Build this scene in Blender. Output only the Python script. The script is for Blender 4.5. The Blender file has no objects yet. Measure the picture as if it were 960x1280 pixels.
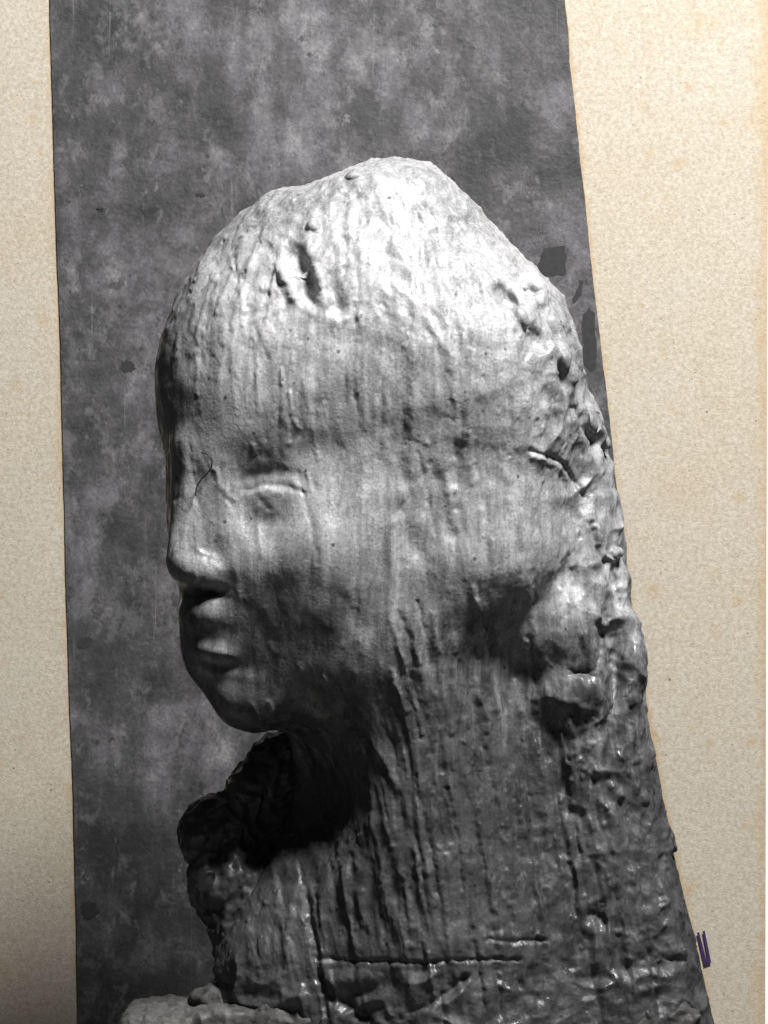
import bpy, math, random, time
import numpy as np

# ------------------------------------------------------------------ camera, world, lamps, exposure
S = 0.0005            # one unit of the drawing grid is half a millimetre
D = 4000.0            # camera distance in those units (2 m)
GROUND = 1560.0       # grid row of the surface everything stands on

def P(px, py, w=0.0):
    """grid column, row and depth towards the viewer -> world position"""
    k = (D - w) / D
    return ((px - 480) * k * S, -w * S, ((640 - py) * k + (GROUND - 640)) * S)

sc = bpy.context.scene
col = sc.collection
cam_d = bpy.data.cameras.new('camera')
cam = bpy.data.objects.new('camera', cam_d)
col.objects.link(cam)
cam.location = P(480, 640, D - 1e-9)
cam.location = (0, -D * S, (GROUND - 640) * S)
cam.rotation_euler = (math.radians(90), 0, 0)
cam_d.sensor_fit = 'HORIZONTAL'
cam_d.sensor_width = 36
cam_d.lens = 36 * D / 960
cam_d.clip_start = 0.05
cam_d.clip_end = 50
sc.camera = cam

world = bpy.data.worlds.new('World')
sc.world = world
world.use_nodes = True
bg = world.node_tree.nodes['Background']
bg.inputs[0].default_value = (0.95, 0.97, 1.0, 1)
bg.inputs[1].default_value = 0.035

def lamp(name, loc, target, power, size, color=(1, 1, 1)):
    d = bpy.data.lights.new(name, 'AREA')
    d.energy = power
    d.shape = 'DISK'
    d.size = size
    d.color = color
    o = bpy.data.objects.new(name, d)
    col.objects.link(o)
    o.location = loc
    from mathutils import Vector
    o.rotation_euler = (Vector(target) - Vector(loc)).to_track_quat('-Z', 'Y').to_euler()
    return o

lamp('key_lamp', (0.45, -0.70, 1.67), (0.04, 0, 0.53), 71, 0.34, (1.0, 0.985, 0.965))

sc.view_settings.view_transform = 'Standard'
sc.view_settings.look = 'None'
sc.view_settings.exposure = 0.0
sc.view_settings.gamma = 1.0

# ------------------------------------------------------------------ helpers
rng = np.random.RandomState(7)
PERM = rng.permutation(256).astype(np.int32)
PERM = np.concatenate([PERM, PERM, PERM])
GR = rng.normal(size=(256, 3)).astype(np.float32)
GR /= np.linalg.norm(GR, axis=1, keepdims=True)

def noise3(x, y, z):
    """gradient noise, about -1..1"""
    xi = np.floor(x).astype(np.int32); yi = np.floor(y).astype(np.int32); zi = np.floor(z).astype(np.int32)
    xf = (x - xi).astype(np.float32); yf = (y - yi).astype(np.float32); zf = (z - zi).astype(np.float32)
    xi &= 255; yi &= 255; zi &= 255
    u = xf * xf * xf * (xf * (xf * 6 - 15) + 10)
    v = yf * yf * yf * (yf * (yf * 6 - 15) + 10)
    t = zf * zf * zf * (zf * (zf * 6 - 15) + 10)
    def g(dx, dy, dz):
        h = PERM[PERM[PERM[(xi + dx) & 255] + ((yi + dy) & 255)] + ((zi + dz) & 255)]
        q = GR[h]
        return q[:, 0] * (xf - dx) + q[:, 1] * (yf - dy) + q[:, 2] * (zf - dz)
    a = g(0, 0, 0); b = g(1, 0, 0); a = a + u * (b - a)
    c = g(0, 1, 0); d = g(1, 1, 0); c = c + u * (d - c)
    a = a + v * (c - a)
    e = g(0, 0, 1); f = g(1, 0, 1); e = e + u * (f - e)
    h = g(0, 1, 1); i = g(1, 1, 1); h = h + u * (i - h)
    e = e + v * (h - e)
    return (a + t * (e - a)) * 1.6

def fbm(x, y, z, n=3, gain=0.5):
    r = 0; a = 1.0
    for k in range(n):
        r = r + a * noise3(x + 17.3 * k, y + 5.1 * k, z + 9.7 * k)
        x = x * 2.03; y = y * 2.03; z = z * 2.03; a *= gain
    return r

def smooth(a, b, x):
    t = np.clip((x - a) / (b - a), 0, 1)
    return t * t * (3 - 2 * t)

# --- solid modelling: every primitive is (function, bounds); coordinates are u right, v up, w towards the viewer
def rot(ax=0, ay=0, az=0):
    ax, ay, az = map(math.radians, (ax, ay, az))
    cx, sx, cy, sy, cz, sz = math.cos(ax), math.sin(ax), math.cos(ay), math.sin(ay), math.cos(az), math.sin(az)
    X = np.array([[1, 0, 0], [0, cx, -sx], [0, sx, cx]])
    Y = np.array([[cy, 0, sy], [0, 1, 0], [-sy, 0, cy]])
    Z = np.array([[cz, -sz, 0], [sz, cz, 0], [0, 0, 1]])
    return (Z @ Y @ X).astype(np.float32)

def U(px, py, w):
    k = (D - w) / D
    return np.array([(px - 480) * k, (640 - py) * k, w], np.float32)

def ell(c, r, ax=0, ay=0, az=0):
    """ellipsoid; az > 0 turns it clockwise as seen by the viewer"""
    c = U(*c); R = rot(ax, ay, -az).T; r = np.array(r, np.float32)
    def f(p):
        q = (p - c) @ R.T
        a = q / r
        k0 = np.sqrt((a * a).sum(1)) + 1e-6
        b = a / r
        k1 = np.sqrt((b * b).sum(1)) + 1e-6
        return k0 * (k0 - 1) / k1
    e = np.sqrt(((R.T * r) ** 2).sum(1))
    f.box = (c - e, c + e)
    return f

def cone(a, ra, b, rb, flat=1.0):
    """tapered capsule from a to b"""
    a = U(*a); b = U(*b)
    def f(p):
        q = p - a; d = b - a
        t = np.clip((q @ d) / (d @ d), 0, 1)
        e = q - t[:, None] * d
        e = e * np.array([1, 1, 1 / flat], np.float32)
        return (np.sqrt((e * e).sum(1)) - (ra + (rb - ra) * t)) * min(1.0, flat)
    m = max(ra, rb)
    f.box = (np.minimum(a, b) - m, np.maximum(a, b) + m)
    return f

def chain(pts, rs):
    fs = [cone(pts[i], rs[i], pts[i + 1], rs[i + 1]) for i in range(len(pts) - 1)]
    def f(p):
        r = fs[0](p)
        for g in fs[1:]:
            r = np.minimum(r, g(p))
        return r
    f.box = (np.min([g.box[0] for g in fs], 0), np.max([g.box[1] for g in fs], 0))
    return f

def box(c, h, rnd, az=0):
    c = U(*c); R = rot(0, 0, -az).T; h = np.array(h, np.float32) - rnd
    def f(p):
        q = np.abs((p - c) @ R.T) - h
        return np.sqrt((np.maximum(q, 0) ** 2).sum(1)) + np.minimum(q.max(1), 0) - rnd
    m = np.linalg.norm(h) + rnd
    f.box = (c - m, c + m)
    return f

def add(a, b, k):
    h = np.maximum(k - np.abs(a - b), 0) / k
    return np.minimum(a, b) - h * h * k * 0.25

def cut(a, b, k):
    return -add(-a, b, k)

def solid(ops, floor_w):
    """ops: list of ('+' or '-', primitive, blend)"""
    def f(p):
        p = p.astype(np.float32)
        pmin = p.min(0); pmax = p.max(0)
        d = ops[0][1](p)
        for s, g, k in ops[1:]:
            lo = g.box[0] - k - 16; hi = g.box[1] + k + 16
            if (lo > pmax).any() or (hi < pmin).any():
                continue
            m = np.nonzero(((p > lo) & (p < hi)).all(1))[0]
            e = g(p[m])
            d[m] = add(d[m], e, k) if s == '+' else cut(d[m], e, k)
        return np.maximum(np.maximum(d, floor_w - p[:, 2]), (640 - GROUND) - p[:, 1])      # flat back and foot
    return f

def surface(f, lo, hi, step):
    """surface nets on a regular grid -> vertices, quads"""
    n = [int((hi[i] - lo[i]) / step) + 1 for i in range(3)]
    ax = [lo[i] + step * np.arange(n[i], dtype=np.float32) for i in range(3)]
    G = np.empty(n, np.float32)
    for i in range(n[0]):
        yy, zz = np.meshgrid(ax[1], ax[2], indexing='ij')
        p = np.stack([np.full(yy.size, ax[0][i], np.float32), yy.ravel(), zz.ravel()], 1)
        G[i] = f(p).reshape(n[1], n[2])
    s = G < 0
    m = [k - 1 for k in n]
    cnt = np.zeros(m, np.float32); pos = np.zeros(m + [3], np.float32)
    offs = [(a, b, c) for a in (0, 1) for b in (0, 1) for c in (0, 1)]
    sl = lambda o: tuple(slice(o[i], o[i] + m[i]) for i in range(3))
    for o in offs:
        for d in range(3):
            if o[d]:
                continue
            o2 = list(o); o2[d] = 1
            a = G[sl(o)]; b = G[sl(o2)]
            cross = (a < 0) != (b < 0)
            t = np.where(cross, a / np.where(cross, a - b, 1), 0)
            cnt += cross
            for k in range(3):
                base = np.float32(o[k])
                pos[..., k] += np.where(cross, base + (t if k == d else 0), 0)
    act = cnt > 0
    idx = np.full(m, -1, np.int64)
    idx[act] = np.arange(act.sum())
    cells = np.argwhere(act).astype(np.float32)
    V = (cells + pos[act] / cnt[act][:, None]) * step + np.array(lo, np.float32)
    Q = []
    for d in range(3):
        e1, e2 = (d + 1) % 3, (d + 2) % 3
        a = np.take(s, range(0, n[d] - 1), d); b = np.take(s, range(1, n[d]), d)
        ed = np.argwhere(a != b)
        ok = (ed[:, e1] > 0) & (ed[:, e2] > 0) & (ed[:, e1] < n[e1] - 1) & (ed[:, e2] < n[e2] - 1)
        ed = ed[ok]
        q = []
        for (i, j) in ((0, 0), (1, 0), (1, 1), (0, 1)):
            c = ed.copy(); c[:, e1] -= 1 - i; c[:, e2] -= 1 - j
            q.append(idx[c[:, 0], c[:, 1], c[:, 2]])
        q = np.stack(q, 1)
        inside = s[ed[:, 0], ed[:, 1], ed[:, 2]]
        q[~inside] = q[~inside][:, ::-1]
        Q.append(q)
    return V, np.concatenate(Q)

def refine(V, Q):
    n = len(V)
    E = np.concatenate([np.stack([Q[:, i], Q[:, (i + 1) % 4]], 1) for i in range(4)])
    key = np.sort(E, 1); key = key[:, 0] * n + key[:, 1]
    uq, inv = np.unique(key, return_inverse=True)
    mid = (V[uq // n] + V[uq % n]) * 0.5
    cen = V[Q].mean(1)
    e = inv.reshape(4, -1) + n
    c = np.arange(len(Q)) + n + len(uq)
    NV = np.concatenate([V, mid, cen]).astype(np.float32)
    NQ = np.concatenate([np.stack([Q[:, i], e[i], c, e[(i + 3) % 4]], 1) for i in range(4)])
    return NV, NQ

def grad(f, p, h=1.0):
    g = np.empty_like(p)
    for k in range(3):
        o = np.zeros(3, np.float32); o[k] = h
        g[:, k] = (f(p + o) - f(p - o)) / (2 * h)
    return g

def settle(f, V, it=2):
    for _ in range(it):
        d = f(V); g = np.empty_like(V)
        for k in range(3):
            o = np.zeros(3, np.float32); o[k] = 1.0
            g[:, k] = f(V + o) - d
        l = (g * g).sum(1) + 1e-4
        V = V - np.clip(d / l, -4, 4)[:, None] * g
    return V.astype(np.float32)

def unit(g):
    return g / (np.linalg.norm(g, axis=1, keepdims=True) + 1e-6)

def vnormals(V, Q):
    a = V[Q[:, 2]] - V[Q[:, 0]]; b = V[Q[:, 3]] - V[Q[:, 1]]
    fn = np.cross(a, b)
    N = np.zeros_like(V)
    for i in range(4):
        for k in range(3):
            N[:, k] += np.bincount(Q[:, i], fn[:, k], len(V))
    return unit(N)

def mesh_object(name, V, Q, mat, parent=None, smooth_shade=True):
    """V in grid coordinates u, v, w"""
    W = np.stack([V[:, 0], -V[:, 2], V[:, 1] + (GROUND - 640)], 1) * S
    me = bpy.data.meshes.new(name)
    me.vertices.add(len(W)); me.vertices.foreach_set('co', W.astype(np.float32).ravel())
    k = Q.shape[1]
    me.loops.add(Q.size); me.loops.foreach_set('vertex_index', Q.astype(np.int32).ravel())
    me.polygons.add(len(Q))
    me.polygons.foreach_set('loop_start', (np.arange(len(Q)) * k).astype(np.int32))
    me.polygons.foreach_set('loop_total', np.full(len(Q), k, np.int32))
    me.polygons.foreach_set('use_smooth', np.full(len(Q), smooth_shade))
    me.update(calc_edges=True)
    me.validate()
    me.materials.append(mat)
    o = bpy.data.objects.new(name, me)
    col.objects.link(o)
    o.parent = parent
    return o

def tag(o, label=None, cat=None, group=None, kind=None):
    for k, v in (('label', label), ('category', cat), ('group', group), ('kind', kind)):
        if v:
            o[k] = v
    return o

def empty(name, loc):
    o = bpy.data.objects.new(name, None)
    o.empty_display_size = 0.02
    col.objects.link(o)
    o.location = loc
    bpy.context.view_layer.update()
    return o

def adopt(o, root):
    o.parent = root
    o.matrix_parent_inverse = root.matrix_world.inverted()

# ------------------------------------------------------------------ materials
class NT:
    def __init__(s, name):
        s.m = bpy.data.materials.new(name); s.m.use_nodes = True
        s.t = s.m.node_tree; s.b = s.t.nodes['Principled BSDF']
        s.co = s.t.nodes.new('ShaderNodeTexCoord').outputs['Object']
    def mapped(s, scale=(1, 1, 1), src=None, loc=(0, 0, 0)):
        n = s.t.nodes.new('ShaderNodeMapping'); n.inputs['Scale'].default_value = scale; n.inputs['Location'].default_value = loc
        s.t.links.new(src or s.co, n.inputs[0]); return n.outputs[0]
    def noise(s, scale, vec=None, detail=4, rough=0.55, dist=0.0, lac=2.0):
        n = s.t.nodes.new('ShaderNodeTexNoise')
        n.inputs['Scale'].default_value = scale; n.inputs['Detail'].default_value = detail
        n.inputs['Roughness'].default_value = rough; n.inputs['Distortion'].default_value = dist; n.inputs['Lacunarity'].default_value = lac
        s.t.links.new(vec or s.co, n.inputs['Vector']); return n.outputs['Fac']
    def voronoi(s, scale, vec=None, feature='F1'):
        n = s.t.nodes.new('ShaderNodeTexVoronoi'); n.feature = feature
        n.inputs['Scale'].default_value = scale
        s.t.links.new(vec or s.co, n.inputs['Vector']); return n.outputs['Distance']
    def spots(s, scale, off=0.0):
        n = s.t.nodes.new('ShaderNodeTexVoronoi'); n.voronoi_dimensions = '2D'
        q = s.t.nodes.new('ShaderNodeSeparateXYZ'); s.t.links.new(s.co, q.inputs[0])
        c = s.t.nodes.new('ShaderNodeCombineXYZ'); s.t.links.new(q.outputs[0], c.inputs[0]); s.t.links.new(q.outputs[2], c.inputs[1])
        w = s.t.nodes.new('ShaderNodeTexNoise'); w.inputs['Scale'].default_value = 160; s.t.links.new(s.co, w.inputs['Vector'])
        v = s.t.nodes.new('ShaderNodeVectorMath'); v.operation = 'MULTIPLY_ADD'; v.inputs[1].default_value = (0.006, 0.006, 0)
        s.t.links.new(w.outputs['Color'], v.inputs[0]); s.t.links.new(c.outputs[0], v.inputs[2])
        n.inputs['Scale'].default_value = scale
        s.t.links.new(v.outputs[0], n.inputs['Vector']); return n.outputs['Distance']
    def ramp(s, fac, stops):
        n = s.t.nodes.new('ShaderNodeValToRGB'); r = n.color_ramp
        while len(r.elements) < len(stops): r.elements.new(0.5)
        for e, (p, c) in zip(r.elements, stops):
            e.position = p; e.color = (c, c, c, 1) if not hasattr(c, '__len__') else (*c, 1)
        s.t.links.new(fac, n.inputs[0]); return n.outputs[0]
    def mix(s, a, b, fac, mode='MIX'):
        n = s.t.nodes.new('ShaderNodeMix'); n.data_type = 'RGBA'; n.blend_type = mode; n.clamp_factor = True
        for k, v in ((0, fac), (6, a), (7, b)):
            if hasattr(v, 'is_output'): s.t.links.new(v, n.inputs[k])
            elif k == 0: n.inputs[0].default_value = v
            else: n.inputs[k].default_value = (v, v, v, 1) if not hasattr(v, '__len__') else (*v, 1)
        return n.outputs[2]
    def math(s, op, a, b=0.0, c=None):
        n = s.t.nodes.new('ShaderNodeMath'); n.operation = op
        for k, v in ((0, a), (1, b), (2, c)):
            if v is None: continue
            if hasattr(v, 'is_output'): s.t.links.new(v, n.inputs[k])
            else: n.inputs[k].default_value = v
        return n.outputs[0]
    def bump(s, h, strength, dist, prev=None):
        n = s.t.nodes.new('ShaderNodeBump'); n.inputs['Strength'].default_value = strength; n.inputs['Distance'].default_value = dist
        s.t.links.new(h, n.inputs['Height'])
        if prev: s.t.links.new(prev, n.inputs['Normal'])
        return n.outputs[0]
    def out(s, color=None, rough=None, normal=None, spec=None, coat=None):
        for k, v in (('Base Color', color), ('Roughness', rough), ('Normal', normal), ('Specular IOR Level', spec), ('Coat Weight', coat)):
            if v is None: continue
            if hasattr(v, 'is_output'): s.t.links.new(v, s.b.inputs[k])
            elif hasattr(v, '__len__'): s.b.inputs[k].default_value = (*v, 1)
            else: s.b.inputs[k].default_value = v
        return s.m

def mat_cast(name, dark, light, streak=1.0, rough=(0.36, 0.68), metal=0.0, low_shade=False, wetness=0.4):
    """patinated cast surface: grey, streaked top to bottom, waxy shine"""
    n = NT(name)
    st = n.noise(1.0, n.mapped((150, 150, 16)), 5, 0.65, 1.2)
    blot = n.noise(16, None, 5, 0.6, 0.3)
    fine = n.noise(600, None, 3, 0.75)
    m = n.math('ADD', n.math('MULTIPLY', st, 0.35 * streak), n.math('ADD', n.math('MULTIPLY', blot, 0.55), n.math('MULTIPLY', fine, 0.45)))
    m = n.math('MULTIPLY', m, 1.0 / (0.35 * streak + 1.0))
    c = n.ramp(m, [(0.37, dark), (0.5, [(a + b) / 2 for a, b in zip(dark, light)]), (0.61, light)])
    if low_shade:      # shade over neck and shoulders painted into the colour, edged in long tongues
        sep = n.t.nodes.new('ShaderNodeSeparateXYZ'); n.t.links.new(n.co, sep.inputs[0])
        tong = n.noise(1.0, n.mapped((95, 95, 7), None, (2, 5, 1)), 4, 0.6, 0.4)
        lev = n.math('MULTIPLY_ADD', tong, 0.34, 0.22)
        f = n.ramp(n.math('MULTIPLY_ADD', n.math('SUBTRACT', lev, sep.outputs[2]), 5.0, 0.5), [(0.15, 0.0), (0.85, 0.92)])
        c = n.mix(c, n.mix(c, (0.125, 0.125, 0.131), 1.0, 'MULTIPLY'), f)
    speck = n.ramp(n.voronoi(110), [(0.10, 0.25), (0.17, 1.0)])
    keep = n.ramp(n.noise(60, None, 2), [(0.56, 1.0), (0.60, 0.0)])
    speck = n.mix(speck, 1.0, keep)
    c = n.mix(c, speck, 1.0, 'MULTIPLY')
    r = n.ramp(n.noise(90, None, 3), [(0.30, 0.16), (0.40, rough[0]), (0.60, rough[1])])
    h = n.math('ADD', n.math('MULTIPLY', n.noise(1.0, n.mapped((300, 300, 120)), 3, 0.6), 0.3), n.math('MULTIPLY', n.noise(480, None, 4, 0.7), 0.7))
    n.b.inputs['Metallic'].default_value = metal
    n.b.inputs['Coat Roughness'].default_value = 0.16
    wet = n.ramp(n.noise(75, None, 3, 0.6), [(0.52, 0.0), (0.64, wetness)])      # patches still varnished
    return n.out(c, r, n.bump(h, 0.55, 0.0009), 0.5, wet)

MAT_WAX = mat_cast('patinated_wax', (0.083, 0.083, 0.087), (0.37, 0.37, 0.378), low_shade=True)
MAT_NECK = mat_cast('shade_toned_collar', (0.016, 0.016, 0.017), (0.06, 0.06, 0.062), wetness=0.0)  # near-black so the shade below chin and jaw sits in the colour
MAT_BASE = mat_cast('rough_base', (0.014, 0.014, 0.014), (0.07, 0.069, 0.067), 0.3, wetness=0.0, rough=(0.55, 0.8))

WP = -820.0           # depth of the backdrop face
def interp(tbl, y):
    a = np.array(tbl, float)
    return np.interp(y, a[:, 0], a[:, 1])
LEFT = [(-60, 60), (0, 62.5), (240, 69), (400, 74.5), (600, 80), (800, 84.5), (1000, 92), (1280, 98), (1400, 101)]
RIGHT = [(-60, 700), (0, 706), (150, 720), (270, 733), (400, 746.5), (480, 757), (540, 764), (600, 770), (640, 775), (710, 783), (800, 795.5), (900, 809), (961, 822), (1050, 839), (1115, 854), (1175, 869), (1250, 886), (1280, 893), (1400, 920)]

def mat_card():
    n = NT('tan_card')
    f1 = n.noise(330, None, 4, 0.75)
    f2 = n.noise(1.0, n.mapped((260, 260, 420)), 3, 0.6, 1.5)
    cl = n.noise(14, None, 3, 0.5)
    c = n.ramp(f1, [(0.36, (0.215, 0.18, 0.135)), (0.5, (0.37, 0.335, 0.272)), (0.64, (0.53, 0.495, 0.43))])
    c = n.mix(c, n.ramp(f2, [(0.35, (0.31, 0.265, 0.20)), (0.62, (0.47, 0.435, 0.37))]), 0.45)
    c = n.mix(c, n.ramp(cl, [(0.3, (0.39, 0.335, 0.25)), (0.7, (0.41, 0.38, 0.325))]), 0.35)
    for sc_, r0, r1, am_ in ((30, 0.03, 0.20, 0.45), (62, 0.03, 0.13, 0.4), (11, 0.0, 0.45, 0.22)):
        sp = n.ramp(n.spots(sc_), [(r0, 1.0), (r1, 0.0)])
        gate = n.ramp(n.noise(sc_ * 0.8, None, 2), [(0.50, 0.0), (0.62, am_)])
        c = n.mix(c, (0.34, 0.23, 0.11), n.math('MULTIPLY', sp, gate))
    dk = n.math('MULTIPLY', n.ramp(n.spots(140), [(0.05, 1.0), (0.10, 0.0)]), n.ramp(n.noise(70, None, 2), [(0.62, 0.0), (0.66, 0.7)]))
    c = n.mix(c, (0.06, 0.05, 0.04), dk)
    # brown glue and dirt that crept out along the cut edges of the strip
    sep = n.t.nodes.new('ShaderNodeSeparateXYZ'); n.t.links.new(n.co, sep.inputs[0])
    kk = (D - (WP - 3)) / D
    yy = np.linspace(-60, 1400, 80)
    zz = ((640 - yy) * kk + GROUND - 640) * S
    blot = n.noise(30, None, 4, 0.65)
    for tbl, sign in ((LEFT, -1), (RIGHT, 1)):
        xx = (interp(tbl, yy) - 480) * kk * S
        q = np.polyfit(zz, xx, 4)
        v = n.math('MULTIPLY_ADD', sep.outputs[2], float(q[0]), float(q[1]))
        for cc in q[2:]:
            v = n.math('MULTIPLY_ADD', v, sep.outputs[2], float(cc))
        dist = n.math('ABSOLUTE', n.math('MULTIPLY', n.math('SUBTRACT', sep.outputs[0], v), sign / S))      # in grid units
        reach = n.math('MULTIPLY_ADD', blot, 46.0, -14.0)
        f = n.math('DIVIDE', dist, n.math('MAXIMUM', reach, 3.0))
        f = n.ramp(f, [(0.0, 0.5), (0.35, 0.22), (1.0, 0.0)])
        c = n.mix(c, (0.33, 0.20, 0.07), f)
    dr = n.math('MULTIPLY', n.math('SUBTRACT', float(477 * kk * S), sep.outputs[0]), 1 / S)
    f = n.ramp(n.math('DIVIDE', dr, n.math('MAXIMUM', n.math('MULTIPLY_ADD', blot, 110.0, -36.0), 4.0)), [(0.0, 0.35), (1.0, 0.0)])
    c = n.mix(c, (0.36, 0.22, 0.08), f)
    h = n.noise(700, None, 3, 0.7)
    return n.out(c, 0.85, n.bump(h, 0.5, 0.0008), 0.2)
MAT_CARD = mat_card()

def mat_panel():
    n = NT('mottled_grey_plaster')
    big = n.noise(8, None, 7, 0.66, 0.15)
    med = n.noise(1.0, n.mapped((40, 40, 34)), 7, 0.7, 0.2)
    ver = n.noise(1.0, n.mapped((60, 60, 12)), 4, 0.6, 0.4)
    fine = n.noise(420, None, 3, 0.7)
    m = n.math('ADD', n.math('ADD', n.math('MULTIPLY', big, 0.38), n.math('MULTIPLY', med, 0.32)), n.math('ADD', n.math('MULTIPLY', ver, 0.12), n.math('MULTIPLY', fine, 0.12)))
    c = n.ramp(m, [(0.40, (0.020, 0.020, 0.021)), (0.47, (0.048, 0.0465, 0.050)), (0.53, (0.095, 0.0925, 0.099)), (0.60, (0.20, 0.197, 0.204))])
    spot = n.ramp(n.spots(44), [(0.05, 1.0), (0.13, 0.0)])
    gate = n.ramp(n.noise(33, None, 2), [(0.58, 0.0), (0.64, 0.8)])
    c = n.mix(c, (0.02, 0.02, 0.02), n.math('MULTIPLY', spot, gate))
    lt = n.ramp(n.noise(1.0, n.mapped((55, 55, 38), None, (3, 1, 7)), 7, 0.7, 0.1), [(0.56, 0.0), (0.72, 0.45)])
    c = n.mix(c, (0.25, 0.247, 0.252), lt)
    for sc_, lo_, hi_, col_, amt, off in ((9, 0.52, 0.60, 0.03, 0.5, 2), (18, 0.54, 0.58, 0.03, 0.5, 4), (26, 0.57, 0.62, 0.16, 0.28, 9), (60, 0.60, 0.64, 0.018, 0.65, 14), (75, 0.64, 0.69, 0.24, 0.45, 19)):
        st = n.ramp(n.noise(1.0, n.mapped((sc_, sc_, sc_ * 0.75), None, (off, off, off)), 8, 0.72), [(lo_, 0.0), (hi_, amt)])
        c = n.mix(c, (col_, col_ * 0.98, col_ * 1.03), st)
    scr = n.ramp(n.noise(1.0, n.mapped((260, 260, 9), None, (1, 2, 3)), 4, 0.6), [(0.66, 0.0), (0.74, 0.25)])
    c = n.mix(c, (0.22, 0.217, 0.225), scr)
    h = n.math('ADD', n.math('MULTIPLY', med, 1.0), n.math('MULTIPLY', n.noise(200, None, 4), 0.5))
    return n.out(c, 0.6, n.bump(h, 0.5, 0.002), 0.35)
MAT_PANEL = mat_panel()

def mat_plain(name, c, rough=0.7, amp=0.25, scale=200):
    n = NT(name)
    f = n.ramp(n.noise(scale, None, 3), [(0.3, [x * (1 - amp) for x in c]), (0.7, [min(1, x * (1 + amp)) for x in c])])
    return n.out(f, rough, None, 0.3)
MAT_CHIP = mat_plain('dark_chipped_plaster', (0.022, 0.0215, 0.023))
MAT_INK = mat_plain('purple_ink', (0.035, 0.02, 0.075), 0.5)
MAT_HAIR = mat_plain('dark_fibre', (0.02, 0.02, 0.02), 0.5)
MAT_TABLE = mat_plain('grey_table', (0.12, 0.115, 0.11), 0.7, 0.3, 60)
MAT_WHITE = mat_plain('white_table_top', (0.85, 0.85, 0.84), 0.6, 0.03)

# ------------------------------------------------------------------ the setting: table board, card, grey backdrop strip
def sheet(name, rows_l, rows_r, ys, w, thick, mat, parent=None):
    """upright sheet with free left and right edges"""
    n = len(ys); nx = 12
    V = []
    for ww in (w, w - thick):
        for y, a, b in zip(ys, rows_l, rows_r):
            for i in range(nx):
                V.append(U(a + (b - a) * i / (nx - 1), y, ww))
    V = np.array(V)
    I = lambda s, r, c: s * n * nx + r * nx + c
    Q = []
    for r in range(n - 1):
        for c in range(nx - 1):
            Q.append((I(0, r, c), I(0, r + 1, c), I(0, r + 1, c + 1), I(0, r, c + 1)))
            Q.append((I(1, r, c), I(1, r, c + 1), I(1, r + 1, c + 1), I(1, r + 1, c)))
        Q.append((I(0, r, 0), I(1, r, 0), I(1, r + 1, 0), I(0, r + 1, 0)))
        Q.append((I(0, r, nx - 1), I(0, r + 1, nx - 1), I(1, r + 1, nx - 1), I(1, r, nx - 1)))
    for c in range(nx - 1):
        Q.append((I(0, 0, c), I(0, 0, c + 1), I(1, 0, c + 1), I(1, 0, c)))
        Q.append((I(0, n - 1, c), I(1, n - 1, c), I(1, n - 1, c + 1), I(0, n - 1, c + 1)))
    return mesh_object(name, V, np.array(Q), mat, parent, False)

ys = np.concatenate([np.arange(-60, 1400, 8.0), [1400]])
jr = np.random.RandomState(3)
wob = lambda a: np.interp(ys, np.arange(-80, 1440, 40), jr.normal(0, a, 38)) + jr.normal(0, a * 0.35, len(ys))
pl = interp(LEFT, ys) + wob(0.3)
pr = interp(RIGHT, ys) + wob(0.45)
panel = sheet('backdrop_panel', pl, pr, ys, WP, 3.0, MAT_PANEL)
tag(panel, 'mottled dark grey strip with slanting cut edges behind the bust', 'backdrop')
cy = np.array([-110, 0, 400, 800, 1280, 1400.0])
card = sheet('card', np.full(6, -60.0), np.array([962, 961.5, 959.5, 958, 956.5, 956]), cy, WP - 3.2, 5.0, MAT_CARD)
tag(card, 'speckled tan card that the grey strip is mounted on', None, None, 'structure')
board = sheet('wall', np.full(6, 600.0), np.full(6, 1010.0), np.array([-110, 0, 400, 800, 1280, 1400.0]), WP - 8.6, 20.0, MAT_WHITE)
tag(board, None, None, None, 'structure')

tb = np.array([[-900, 640 - GROUND, -852], [900, 640 - GROUND, -852], [900, 640 - GROUND, 700], [-900, 640 - GROUND, 700]], np.float32)
tb = np.concatenate([tb, tb - np.array([0, 40, 0], np.float32)]) - np.array([0, 0.5, 0], np.float32)
table = mesh_object('table_top', tb, np.array([(0, 3, 2, 1), (4, 5, 6, 7), (0, 1, 5, 4), (1, 2, 6, 5), (2, 3, 7, 6), (3, 0, 4, 7)]), MAT_TABLE, None, False)
tag(table, None, None, None, 'structure')

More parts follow.
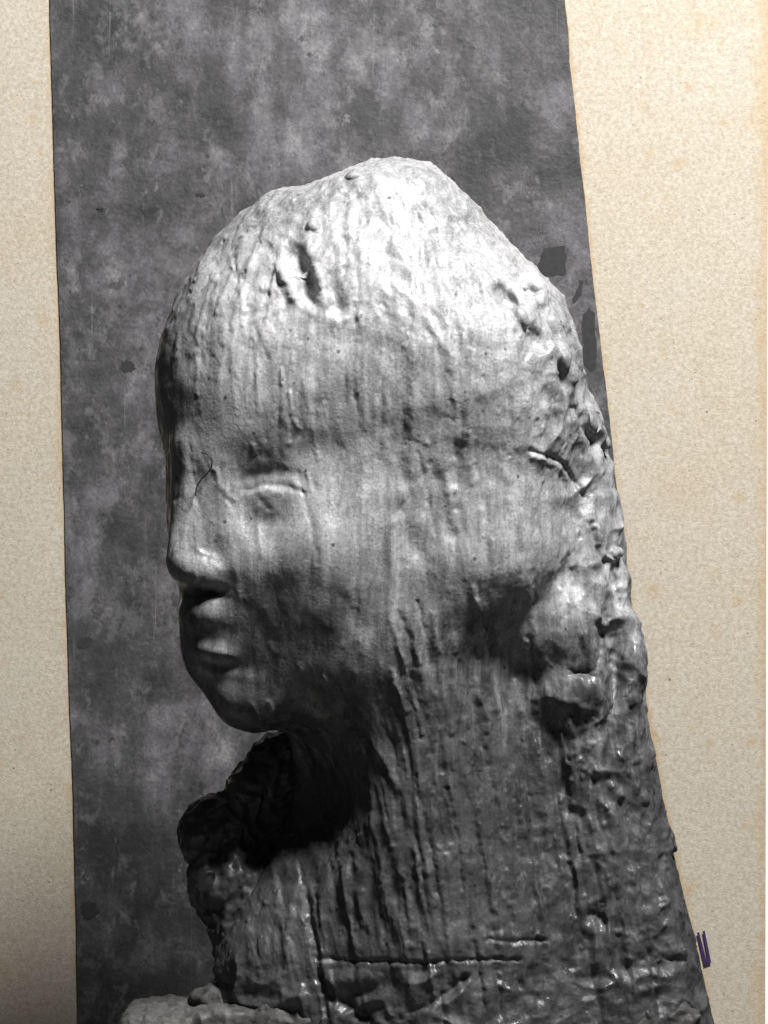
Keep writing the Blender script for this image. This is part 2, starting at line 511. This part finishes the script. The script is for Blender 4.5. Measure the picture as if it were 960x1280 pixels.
# ------------------------------------------------------------------ the bust: solids
FIGURE = [
    ('+', ell((450, 462, 0), (246, 240, 180)), 1),                 # skull
    ('+', ell((500, 265, 5), (72, 56, 90)), 55),                   # raised crown
    ('+', ell((622, 495, 25), (98, 150, 120)), 50),                # hair at the back
    ('+', ell((570, 462, 72), (122, 118, 112), 0, 0, 15), 60),      # swelling above the nape
    ('+', chain([(550, 244, 10), (594, 294, 20), (640, 344, 25), (672, 390, 25), (696, 446, 20), (716, 512, 5)], [9, 12, 10, 15, 11, 13]), 6),   # torn rim
    ('-', ell((655, 382, 60), (9, 26, 60), 0, 0, -34), 8),
    ('-', ell((683, 425, 55), (8, 20, 60), 0, 0, -24), 8),
    ('+', ell((595, 575, 55), (95, 95, 92)), 60),
    ('+', ell((522, 234, 0), (40, 27, 44), 0, 0, 8), 16),
    ('+', ell((350, 268, -8), (34, 24, 34), 0, 0, -24), 14),
    ('+', ell((330, 500, 25), (126, 150, 130)), 45),               # forehead
    ('+', ell((500, 640, 12), (175, 210, 132)), 60),               # side of the head
    ('+', ell((378, 738, 20), (142, 168, 120), 0, 0, -6), 50),     # lower face
    ('+', ell((405, 682, 90), (100, 84, 80)), 60),                 # cheek
    ('+', chain([(690, 560, 0), (708, 700, 0), (720, 820, -5), (732, 930, -10), (757, 1060, -10), (800, 1260, -10), (840, 1580, -10)], [66, 71, 74, 74, 75, 80, 95]), 45),   # back edge of the veil
    ('+', cone((545, 800, -25), 160, (580, 1600, -15), 340, 0.46), 50),   # neck and shoulders
    ('+', ell((385, 1215, -35), (112, 110, 86)), 50),               # shoulder towards the viewer's left
    ('+', chain([(505, 780, 30), (528, 950, 15), (560, 1200, 5), (575, 1400, 5)], [98, 102, 112, 120]), 70),   # veil hanging from cheek to shoulder
    ('-', ell((352, 1010, 125), (92, 90, 150), 0, 0, 12), 40),     # hollow under the jaw
    ('-', ell((628, 836, 172), (84, 36, 84), 0, 0, 4), 50),       # hollow under the hair
    ('+', ell((490, 790, 35), (120, 105, 98)), 60),                 # jaw running into the neck
    ('+', ell((596, 685, 84), (94, 98, 76), 0, 0, 22), 40),        # hair bulge over the neck
    ('+', ell((312, 868, 56), (47, 42, 48)), 44),                  # chin
    ('+', ell((312, 578, 46), (64, 90, 78)), 60),                   # brow and root of the nose
    ('-', ell((304, 632, 176), (32, 38, 44), 0, 0, 8), 56),       # eye socket
    ('-', ell((205, 612, 150), (36, 48, 60)), 30),                 # far socket
    ('+', ell((290, 660, 72), (72, 120, 62)), 40),                 # front of the face
    ('+', ell((264, 640, 15), (50, 120, 70)), 30),                 # far side of the face
    ('+', ell((338, 622, 122), (26, 16, 17)), 22),                 # eyeball
    ('+', chain([(241, 560, 100), (242, 625, 100), (234, 700, 108)], [18, 16, 26]), 26),   # nose
    ('+', ell((257, 713, 120), (25, 18, 22)), 14),                 # nostril wing
    ('+', ell((268, 796, 58), (43, 62, 52)), 30),                  # mouth area
    ('-', ell((248, 746, 138), (30, 8, 40), 0, 0, -4), 12),        # under the nose
    ('+', ell((266, 767, 88), (36, 19, 36)), 20),                  # upper lip
    ('-', chain([(224, 789, 124), (262, 792, 132), (322, 807, 142)], [7, 8, 3]), 9),    # mouth
    ('+', ell((273, 815, 90), (30, 11, 31), 0, 0, 10), 12),         # lower lip
    ('-', ell((272, 843, 152), (36, 13, 38), 0, 0, 10), 34),        # under the lip
    ('+', ell((690, 786, 50), (52, 48, 44), 0, 0, -14), 32),       # lump behind the ear
    ('+', ell((724, 862, 38), (66, 32, 42), 0, 0, -10), 30),
    ('+', ell((782, 815, 0), (24, 44, 44), 0, 0, -8), 20),        # folded lump
    ('-', ell((772, 840, 70), (12, 60, 40), 0, 0, 8), 24),
    ('-', ell((775, 720, 80), (12, 40, 40), 0, 0, -10), 24),
]
fig = solid(FIGURE, -165.0)

def on_surface(px, py):
    w = np.linspace(240, -100, 700, dtype=np.float32)
    p = np.stack([U(px, py, q) for q in w])
    return w[np.argmax(fig(p) < 0)]
# dug holes (depth > 0) and crusts (depth < 0): column, row, half width, half height, turn, depth
NICKS = [(634, 372, 9, 17, -32, 13), (666, 420, 8, 18, -34, 12), (690, 408, 5, 20, -22, 8), (654, 352, 4, 12, -38, 8), (703, 474, 4, 16, -10, 6),
         (373, 324, 8, 20, -28, 7), (387, 360, 7, 18, -22, 7), (419, 368, 6, 22, -8, 5),
         (752, 796, 5, 24, 8, 7), (768, 735, 5, 20, -8, 7), (728, 842, 8, 3, 6, 6), (744, 1148, 9, 7, 20, 5),
         (648, 394, 6, 14, -30, -6), (662, 358, 9, 5, 30, -6), (702, 446, 5, 14, -14, -6), (396, 345, 5, 20, -20, -5), (356, 345, 5, 16, -26, -5),
         (393, 284, 5, 6, 0, -5), (446, 222, 8, 4, -10, -4), (734, 524, 6, 14, -30, -6), (754, 552, 6, 10, -40, -6), (768, 690, 9, 4, -10, -6),
         (776, 992, 7, 6, 0, -3), (802, 996, 8, 5, 20, -3), (834, 1050, 5, 12, -24, -5), (752, 780, 9, 4, 40, -4)]
for x, y, rx, ry, t, dep in NICKS:
    FIGURE.append(('-' if dep > 0 else '+', ell((x, y, on_surface(x, y)), (rx, ry, abs(dep)), 0, 0, t), 13 if dep > 0 else 7))
fig = solid(FIGURE, -165.0)

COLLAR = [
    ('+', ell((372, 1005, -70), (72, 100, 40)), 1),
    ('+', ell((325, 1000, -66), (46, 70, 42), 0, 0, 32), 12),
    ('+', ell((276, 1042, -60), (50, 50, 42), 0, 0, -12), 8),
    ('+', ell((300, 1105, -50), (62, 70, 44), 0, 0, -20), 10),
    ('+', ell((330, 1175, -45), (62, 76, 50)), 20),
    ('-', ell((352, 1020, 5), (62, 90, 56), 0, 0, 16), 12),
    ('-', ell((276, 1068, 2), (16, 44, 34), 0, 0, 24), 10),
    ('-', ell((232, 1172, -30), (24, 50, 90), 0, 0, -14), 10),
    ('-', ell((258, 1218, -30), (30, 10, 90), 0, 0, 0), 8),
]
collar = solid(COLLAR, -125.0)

BASE = [
    ('+', box((590, 1445, -20), (280, 206, 90), 30), 1),
    ('+', box((250, 1446, -10), (78, 190, 72), 8, -4), 12),
    ('+', box((214, 1432, 10), (42, 164, 70), 6, -6), 8),
    ('+', ell((266, 1250, -30), (30, 20, 40), 0, 0, -20), 6),
    ('-', ell((228, 1266, 50), (34, 9, 70), 0, 0, -8), 8),
]
base = solid(BASE, -165.0)

# ------------------------------------------------------------------ tooling marks: strokes traced over the form
def strokes(X, Y, table, w=None):
    out = np.zeros_like(X)
    for sig, amp, pts in table:
        pts = np.array(pts, np.float32)
        lo = pts.min(0) - 4 * sig; hi = pts.max(0) + 4 * sig
        m = np.nonzero((X > lo[0]) & (X < hi[0]) & (Y > lo[1]) & (Y < hi[1]))[0]
        if not len(m):
            continue
        x = X[m]; y = Y[m]; best = np.full(len(m), 1e9, np.float32)
        if len(pts) == 1:
            best = (x - pts[0, 0]) ** 2 + (y - pts[0, 1]) ** 2
        for i in range(len(pts) - 1):
            d = pts[i + 1] - pts[i]
            t = np.clip(((x - pts[i, 0]) * d[0] + (y - pts[i, 1]) * d[1]) / (d @ d + 1e-6), 0, 1)
            best = np.minimum(best, (x - pts[i, 0] - t * d[0]) ** 2 + (y - pts[i, 1] - t * d[1]) ** 2)
        out[m] += amp * np.exp(-best / (2 * sig * sig))
    return out

MARKS = [
    # eye: fold, slit, lid, lower lid
    (5, -1.6, [(300, 600), (322, 591), (345, 588), (372, 594), (392, 607)]),
    (3, -2.6, [(308, 612), (324, 607), (342, 606), (362, 609), (378, 615)]),
    (3, 1.1, [(326, 615), (338, 614), (350, 617)]),
    (4, -1.4, [(326, 626), (334, 634)]),
    (5, 1.2, [(334, 644), (352, 642), (370, 635)]),
    (9, -2.5, [(388, 614), (376, 634), (352, 648), (328, 650)]),
    # drips and ridges on brow and nose
    (2.2, 2.2, [(362, 490), (364, 517)]), (2, 1.925, [(352, 464), (353, 480)]), (2, 1.65, [(367, 525), (374, 537)]),
    (2.2, 1.925, [(315, 556), (319, 567)]), (2, 1.65, [(397, 566), (399, 573)]), (2.2, 1.925, [(384, 592), (388, 610)]),
    (2.6, 1.925, [(268, 586), (274, 604), (284, 618), (294, 625)]), (2.2, 1.65, [(284, 630), (288, 642)]),
    (2.2, 1.65, [(232, 662), (226, 680), (218, 691)]), (2.5, 1.65, [(244, 682), (252, 690), (268, 697)]), (3, 1.65, [(266, 704), (274, 712)]),
    (3, 1.375, [(337, 805), (344, 815)]), (2.2, 1.925, [(374, 830), (376, 838)]), (2.2, 1.925, [(406, 846), (408, 852)]), (2.4, 1.65, [(409, 870), (417, 895)]),
    # nose-to-mouth fold
    (8, -1.2, [(285, 722), (300, 745), (318, 775), (335, 800)]),
    # crown
    (5, -4.5, [(322, 272), (360, 262), (402, 250), (470, 240), (520, 232), (552, 238)]),
    (5, 3.75, [(330, 256), (400, 234), (450, 224)]),
    (3, 3, [(392, 279), (397, 290)]), (3, 3, [(441, 222), (449, 219)]),
    (7, -7.5, [(366, 312), (376, 330), (388, 352)]), (5, -6, [(372, 350), (384, 368), (390, 380)]), (6, -5.25, [(412, 345), (418, 370), (424, 392)]),
    (5, -3.75, [(432, 300), (440, 318)]), (4, 4.5, [(350, 335), (356, 352), (366, 372)]), (4, 4.5, [(398, 340), (404, 362), (408, 380)]), (4, 3.75, [(420, 400), (432, 398)]),
    (8, -2.25, [(350, 395), (338, 440), (335, 445)]), (4, 2.25, [(382, 305), (388, 320)]),
    (10, -3.75, [(520, 300), (540, 330), (560, 340)]), (7, -3.75, [(470, 300), (490, 320), (500, 345)]), (6, -3, [(565, 310), (575, 350)]),
    (7, -7.5, [(628, 362), (636, 374), (642, 385)]), (8, -7.5, [(666, 418), (670, 428)]), (5, -5.25, [(680, 385), (690, 402), (694, 420)]),
    (4, 3.75, [(645, 385), (656, 402), (660, 415)]), (4, 3.75, [(666, 356), (678, 370)]), (4, -3.75, [(650, 345), (664, 362)]),
    (3.5, 4.5, [(700, 440), (708, 460), (712, 475)]),
    # cracks and flaps at the back
    (2.2, -4, [(664, 564), (680, 568), (698, 575), (712, 590), (725, 608), (734, 622)]), (2.5, 2.5, [(664, 571), (680, 575), (696, 583), (709, 598)]),
    (3, -7, [(716, 510), (726, 532), (742, 550), (757, 564)]), (3.5, 6, [(726, 512), (736, 530), (750, 545), (760, 560)]),
    (3, -5, [(736, 656), (742, 682), (752, 700)]), (2.5, 5, [(742, 658), (748, 685), (756, 697), (766, 699), (776, 690)]),
    (5, -5, [(738, 600), (746, 640)]), (6, -5, [(575, 560), (570, 600)]), (6, -4, [(548, 600), (556, 650), (562, 670)]),
    (7, -4, [(640, 610), (636, 650), (650, 690)]), (8, 4, [(690, 620), (705, 625), (725, 635)]), (9, -4, [(500, 640), (520, 690)]),
    (2.5, -3, [(716, 841), (726, 842), (735, 840)]), (4, 5, [(744, 772), (756, 784)]), (4, 5, [(690, 870), (720, 880), (740, 886)]),
    (6, -7, [(752, 780), (760, 800), (762, 830)]), (5, -7, [(776, 690), (770, 730), (774, 760)]), (5, 6, [(762, 742), (770, 735)]),
    (7, -3, [(640, 745), (620, 775), (575, 790)]),
    # neck ridges and furrows
    (3, 3, [(490, 776), (497, 806), (506, 830)]), (3, 3, [(490, 840), (500, 868), (508, 888)]), (3, 2.4, [(463, 925), (482, 955), (498, 985)]),
    (5, -3, [(425, 870), (455, 915), (500, 1000), (530, 1080)]), (4, 2.4, [(440, 880), (470, 930), (512, 1020), (535, 1090)]),
    (5, -3, [(520, 850), (545, 950), (565, 1060), (570, 1150)]), (5, 3, [(540, 840), (566, 950), (585, 1060)]),
    (5, -3, [(590, 850), (606, 940), (622, 1060), (630, 1160)]), (4, 2.4, [(606, 870), (628, 980), (642, 1090)]),
    (5, -3, [(650, 900), (664, 1000), (678, 1120)]), (4, 2.4, [(672, 930), (684, 1030), (690, 1120)]), (5, -3, [(705, 960), (712, 1060), (722, 1180)]),
    (4, 3, [(508, 1090), (512, 1130), (522, 1160), (538, 1195)]), (4, 2.4, [(620, 1100), (636, 1130)]),
    (5, -2.4, [(460, 1080), (475, 1140), (490, 1180)]), (4, 2.4, [(400, 1110), (405, 1150)]), (4, 2.4, [(440, 1100), (460, 1160)]), (4, 1.8, [(360, 1110), (362, 1160)]),
    (4, 3.6, [(732, 1010), (742, 1035)]), (5, 4.2, [(765, 985), (775, 995)]), (5, 4.2, [(795, 985), (806, 1005)]), (6, 4.8, [(825, 1038), (836, 1058)]),
    (6, -3.6, [(740, 1140), (752, 1155)]), (5, 3, [(775, 1150), (765, 1185)]), (6, -3, [(815, 1080), (826, 1200)]), (7, 3, [(836, 1110), (845, 1190)]),
    (2.2, -4.2, [(392, 1198), (450, 1201), (520, 1203), (600, 1200), (650, 1199)]), (2.2, -4.2, [(612, 1174), (645, 1177), (682, 1175)]),
]
BASE_MARKS = [
    (5, -10, [(398, 1222), (415, 1246), (440, 1262), (460, 1280)]), (4, -8, [(500, 1272), (535, 1258), (562, 1240), (582, 1222)]),
    (8, 6, [(520, 1240), (535, 1225)]), (8, 6, [(430, 1225), (470, 1225)]), (6, -6, [(650, 1230), (670, 1250)]), (7, 6, [(760, 1235), (770, 1255)]),
    (6, -7, [(828, 1210), (832, 1290)]), (4, -5, [(800, 1198), (850, 1200)]), (8, 5, [(350, 1235), (380, 1260)]), (5, -7, [(262, 1225), (285, 1230)]),
]

tr = np.random.RandomState(11)
TOOL = []
for _ in range(420):
    x = tr.uniform(200, 800); y = tr.uniform(225, 800)
    if x < 420 and 540 < y and tr.rand() < 0.7:
        continue
    top = y < 430
    a = math.radians(tr.normal(90, 32 if top else 9)) + (x - 470) * -0.0016 * (1 if top else 0)
    L = tr.uniform(8, 30) if top else tr.uniform(14, 60)
    am = tr.choice([-1, 1]) * tr.uniform(0.6, 2.4) * (0.9 if top else 0.55)
    TOOL.append((tr.uniform(1.8, 4.5), am, [(x - L * math.cos(a), y - L * math.sin(a)), (x + tr.normal(0, 2), y), (x + L * math.cos(a), y + L * math.sin(a))]))
for _ in range(150):      # strands that sweep down from the crown
    s0 = tr.uniform(215, 700); y0 = tr.uniform(228, 430); L = tr.uniform(50, 190)
    yy = np.linspace(y0, y0 + L, 7)
    kx = np.sqrt(np.clip(1 - ((yy - 462) / 262.0) ** 2, 0.05, 1)); kx = np.where(yy > 462, 1, kx)
    xx = 450 + (s0 - 450) * kx + tr.normal(0, 5) * np.sin(np.linspace(0, 3, 7))
    TOOL.append((tr.uniform(1.8, 4.0), tr.choice([-0.6, 1]) * tr.uniform(0.5, 1.5), list(zip(xx.tolist(), yy.tolist()))))
for _ in range(330):
    x = tr.uniform(330, 850); y = tr.uniform(800, 1260)
    sl = 0.16 + 0.35 * float(smooth(560, 420, np.float32(x))) * float(smooth(1100, 860, np.float32(y)))
    if x < 480 and y < 930:
        continue
    L = tr.uniform(15, 80); am = tr.choice([-1, 1]) * tr.uniform(1.0, 3.0)
    TOOL.append((tr.uniform(1.8, 4.0), am, [(x - sl * L, y - L), (x + tr.normal(0, 2), y), (x + sl * L, y + L)]))

def streak_coord(X, Y):
    k = np.sqrt(np.clip(1 - ((Y - 462) / 262.0) ** 2, 0.12, 1))
    head = 450 + (X - 450) / np.where(Y < 462, k, 1.0)
    low = np.maximum(Y - 760, 0)
    return head - 0.13 * low - 0.40 * np.maximum(Y - 850, 0) * smooth(560, 430, X) * smooth(340, 430, X) * smooth(1150, 850, Y)

def detail(V, N, marks, rough=1.0, streaks=1.0, seed=0, jag=0.0, broken=False):
    X = V[:, 0] * D / (D - V[:, 2]) + 480
    Y = 640 - V[:, 1] * D / (D - V[:, 2])
    W = V[:, 2]
    s = streak_coord(X, Y) + seed
    warp = 9 * noise3(X / 60, Y / 90, W / 60 + seed)
    neck = smooth(800, 960, Y - 130 * smooth(480, 380, X))
    crown = 0.85 * smooth(520, 260, Y + 0.15 * np.abs(X - 500)) + 0.6 * smooth(560, 680, X) * smooth(700, 420, Y)
    back = smooth(640, 740, X)
    face = smooth(560, 400, X) * smooth(400, 500, Y) * smooth(930, 880, Y)
    crown = np.clip(crown, 0, 1)
    d = 3.0 * fbm(X / 75 + seed, Y / 75, W / 75, 2)
    d += (1.3 + 1.6 * crown + 1.6 * back + 0.5 * neck) * fbm(X / 30, Y / 36 + seed, W / 30, 2) * (1 - 0.55 * face) * rough
    st = fbm((s + warp) / 15, Y / 190, W / 22, 3, 0.6) * np.clip(0.55 + 1.3 * noise3(X / 70 + 21, Y / 120, W / 70), 0.1, 1.5)
    st2 = 1 - 2 * np.abs(noise3((s + warp) / 30 + 40, Y / 280, W / 38))
    d += streaks * (0.75 + 1.4 * neck - 0.45 * face + 0.3 * crown) * st + streaks * (0.2 + 1.4 * neck) * st2
    # crumpled folds along the torn back, softer on the crown
    wx = 14 * noise3(X / 50 + 7, Y / 50, W / 50 + seed)
    fold = 1 - np.abs(noise3((X + wx) / 44 + 5, (Y + wx) / 52, W / 44 + seed)) * 2.2
    d += (2.6 * back * smooth(1150, 850, Y) + 1.8 * back + 2.3 * crown) * np.clip(fold, -0.6, 1)
    fold2 = 1 - np.abs(noise3((X - wx) / 17 + 9, (Y + wx) / 24, W / 17 + seed)) * 2.2
    d += rough * (0.9 * back + 0.6 * crown + 0.2) * np.clip(fold2, -0.8, 1) * (1 - face)
    # scattered clots and pits
    cl = np.maximum(fbm(X / 12 + 3, Y / 17, W / 12 + seed, 2) - 0.45, 0)
    d += rough * (2.5 * crown + 2.2 * back + 2.4 * neck + 1.0) * cl
    pit = np.maximum(fbm(X / 13 + 31, Y / 17, W / 13 + seed, 2) - 0.55, 0)
    d -= rough * (2.0 + 1.5 * back + 2.5 * crown) * pit * (1 - 0.6 * face)
    if jag:
        d += jag * (1 - 2.0 * np.abs(noise3(X / 24 + seed, Y / 26, W / 24))) + 0.4 * jag * noise3(X / 9, Y / 10 + seed, W / 9)
    if broken:      # rough broken skin under the straight seam
        low = smooth(1196, 1212, Y + 6 * noise3(X / 30, Y / 30, W / 30))
        cr = 1 - np.abs(noise3((X + wx) / 46 + 70, (Y - wx) / 38, W / 46)) * 2.4
        d = d * (1 - 0.7 * low) + low * (4.5 * np.clip(cr, -0.7, 1) + 1.8 * fbm(X / 22, Y / 20 + 8, W / 22, 3) - 2)
    front = smooth(-0.1, 0.35, N[:, 2])
    jx = 2.2 * fbm(X / 13 + 60, Y / 13, W / 40, 2); jy = 2.2 * fbm(X / 13 + 90, Y / 13, W / 40, 2)
    d += 0.75 * strokes(X + jx, Y + jy, marks) * front * smooth(-60, 0, W)
    d *= smooth(-164, -140, W)
    return V + N * d[:, None]

def sculpt(name, f, lo, hi, step, marks, mat, levels=2, **kw):
    t0 = time.time()
    V, Q = surface(f, lo, hi, step)
    for _ in range(levels):
        V, Q = refine(V, Q)
    V = settle(f, V, 1)
    N = vnormals(V, Q)
    t1 = time.time()
    V = detail(V, N, marks, **kw)
    print(name, len(V), round(t1 - t0, 1), round(time.time() - t1, 1))
    return mesh_object(name, V, Q, mat)

root = empty('child_bust', P(560, GROUND, 0))
tag(root, 'streaked grey cast bust of a child with head turned left', 'sculpture')
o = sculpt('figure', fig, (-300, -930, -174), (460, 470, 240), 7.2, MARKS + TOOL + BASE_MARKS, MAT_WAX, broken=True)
adopt(o, root); o['label'] = 'child\'s head, neck and shoulders in one streaked cast'
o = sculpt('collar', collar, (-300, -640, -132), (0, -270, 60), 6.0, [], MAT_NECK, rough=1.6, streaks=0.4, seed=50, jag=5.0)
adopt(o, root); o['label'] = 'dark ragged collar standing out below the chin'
o = sculpt('base', base, (-390, -930, -174), (460, -520, 240), 9.0, [], MAT_BASE, rough=1.8, streaks=0.1, seed=90, jag=4.0)
adopt(o, root); o['label'] = 'rough block under the shoulders with a jagged ledge at lower left'

# ------------------------------------------------------------------ small things
def flake(name, poly, w, mat, parent=None, thick=0.6):
    """thin raised or sunken patch with its own outline"""
    V = np.array([U(x, y, w) for x, y in poly] + [U(x, y, w - thick) for x, y in poly])
    n = len(poly)
    W = np.stack([V[:, 0], -V[:, 2], V[:, 1] + (GROUND - 640)], 1) * S
    F = [list(range(n))[::-1], list(range(n, 2 * n))] + [[i, (i + 1) % n, n + (i + 1) % n, n + i] for i in range(n)]
    me = bpy.data.meshes.new(name)
    me.from_pydata(W.tolist(), [], F); me.update(); me.validate()
    me.materials.append(mat)
    o = bpy.data.objects.new(name, me); col.objects.link(o)
    if parent: adopt(o, parent)
    return o

def ragged(cx, cy, rx, ry, n, seed):
    r = random.Random(seed)
    return [(cx + rx * math.cos(a) * q, cy + ry * math.sin(a) * q) for a, q in [(2 * math.pi * i / (2 * n), r.uniform(0.75, 1.15)) for i in range(2 * n)]]

for poly in ([(680, 311), (690, 309), (706, 308), (708, 325), (707, 343), (693, 345), (680, 346), (668, 350), (670, 338), (675, 322)],
             [(737, 385), (743, 392), (745, 425), (746, 460), (738, 465), (727, 452), (718, 440), (729, 433), (727, 410), (729, 393)],
             [(724, 350), (729, 352), (726, 368), (718, 380), (715, 374), (721, 364)],
             [(176, 263), (184, 261), (196, 258), (194, 266), (186, 272), (180, 269)],
             ragged(106, 803, 10, 8, 9, 4), ragged(125, 262, 4, 3, 7, 5), ragged(250, 244, 6, 3, 8, 9), ragged(112, 1138, 11, 12, 10, 6), ragged(160, 458, 10, 8, 9, 8)):
    cr_ = random.Random(len(poly) * 7 + int(poly[0][0])); rough = []
    for i, (x0, y0) in enumerate(poly):
        x1, y1 = poly[(i + 1) % len(poly)]
        for t in (0, 0.33, 0.66):
            rough.append((x0 + (x1 - x0) * t + cr_.uniform(-1.1, 1.1), y0 + (y1 - y0) * t + cr_.uniform(-1.1, 1.1)))
    flake('chip', rough, WP + 0.5, MAT_CHIP, panel)
ink = empty('ink_mark', P(880, 1205, WP))
tag(ink, 'small purple ink tick of two joined strokes on the card', 'ink mark')
flake('stroke', [(871, 1166), (874, 1165), (884, 1204), (880, 1206)], WP + 0.9, MAT_INK, ink, 0.3)
flake('stroke', [(878, 1164), (881, 1163.5), (889, 1203), (885.5, 1204)], WP + 0.9, MAT_INK, ink, 0.3)
flake('stroke', [(880, 1199), (887, 1197.5), (889, 1203.6), (880, 1206.5)], WP + 1.3, MAT_INK, ink, 0.3)

def lie(x, y):      # rest on the highest skin nearby
    return max(on_surface(x + a, y + b) for a, b in ((0, 0), (4, 0), (-4, 0), (0, 4), (0, -4)))
pts = [(252, 566), (258, 566), (264, 572), (266, 580), (262, 589), (254, 596), (247, 605), (244, 614), (245, 620)]
cu = bpy.data.curves.new('fibre', 'CURVE'); cu.dimensions = '3D'; cu.bevel_depth = 0.9 * S; cu.bevel_resolution = 2
sp = cu.splines.new('NURBS'); sp.points.add(len(pts) - 1); sp.use_endpoint_u = True; sp.order_u = 4
for k, (x, y) in enumerate(pts):
    sp.points[k].co = (*P(x, y, lie(x, y) + 6.0), 1)
tmp = bpy.data.objects.new('tmp', cu); col.objects.link(tmp)
bpy.context.view_layer.update()
me = bpy.data.meshes.new_from_object(tmp.evaluated_get(bpy.context.evaluated_depsgraph_get()))
bpy.data.objects.remove(tmp)
me.name = 'fibre'; me.materials.clear(); me.materials.append(MAT_HAIR)
fb = bpy.data.objects.new('fibre', me); col.objects.link(fb)
tag(fb, 'thin dark S-shaped fibre lying across the bridge of the nose', 'fibre')
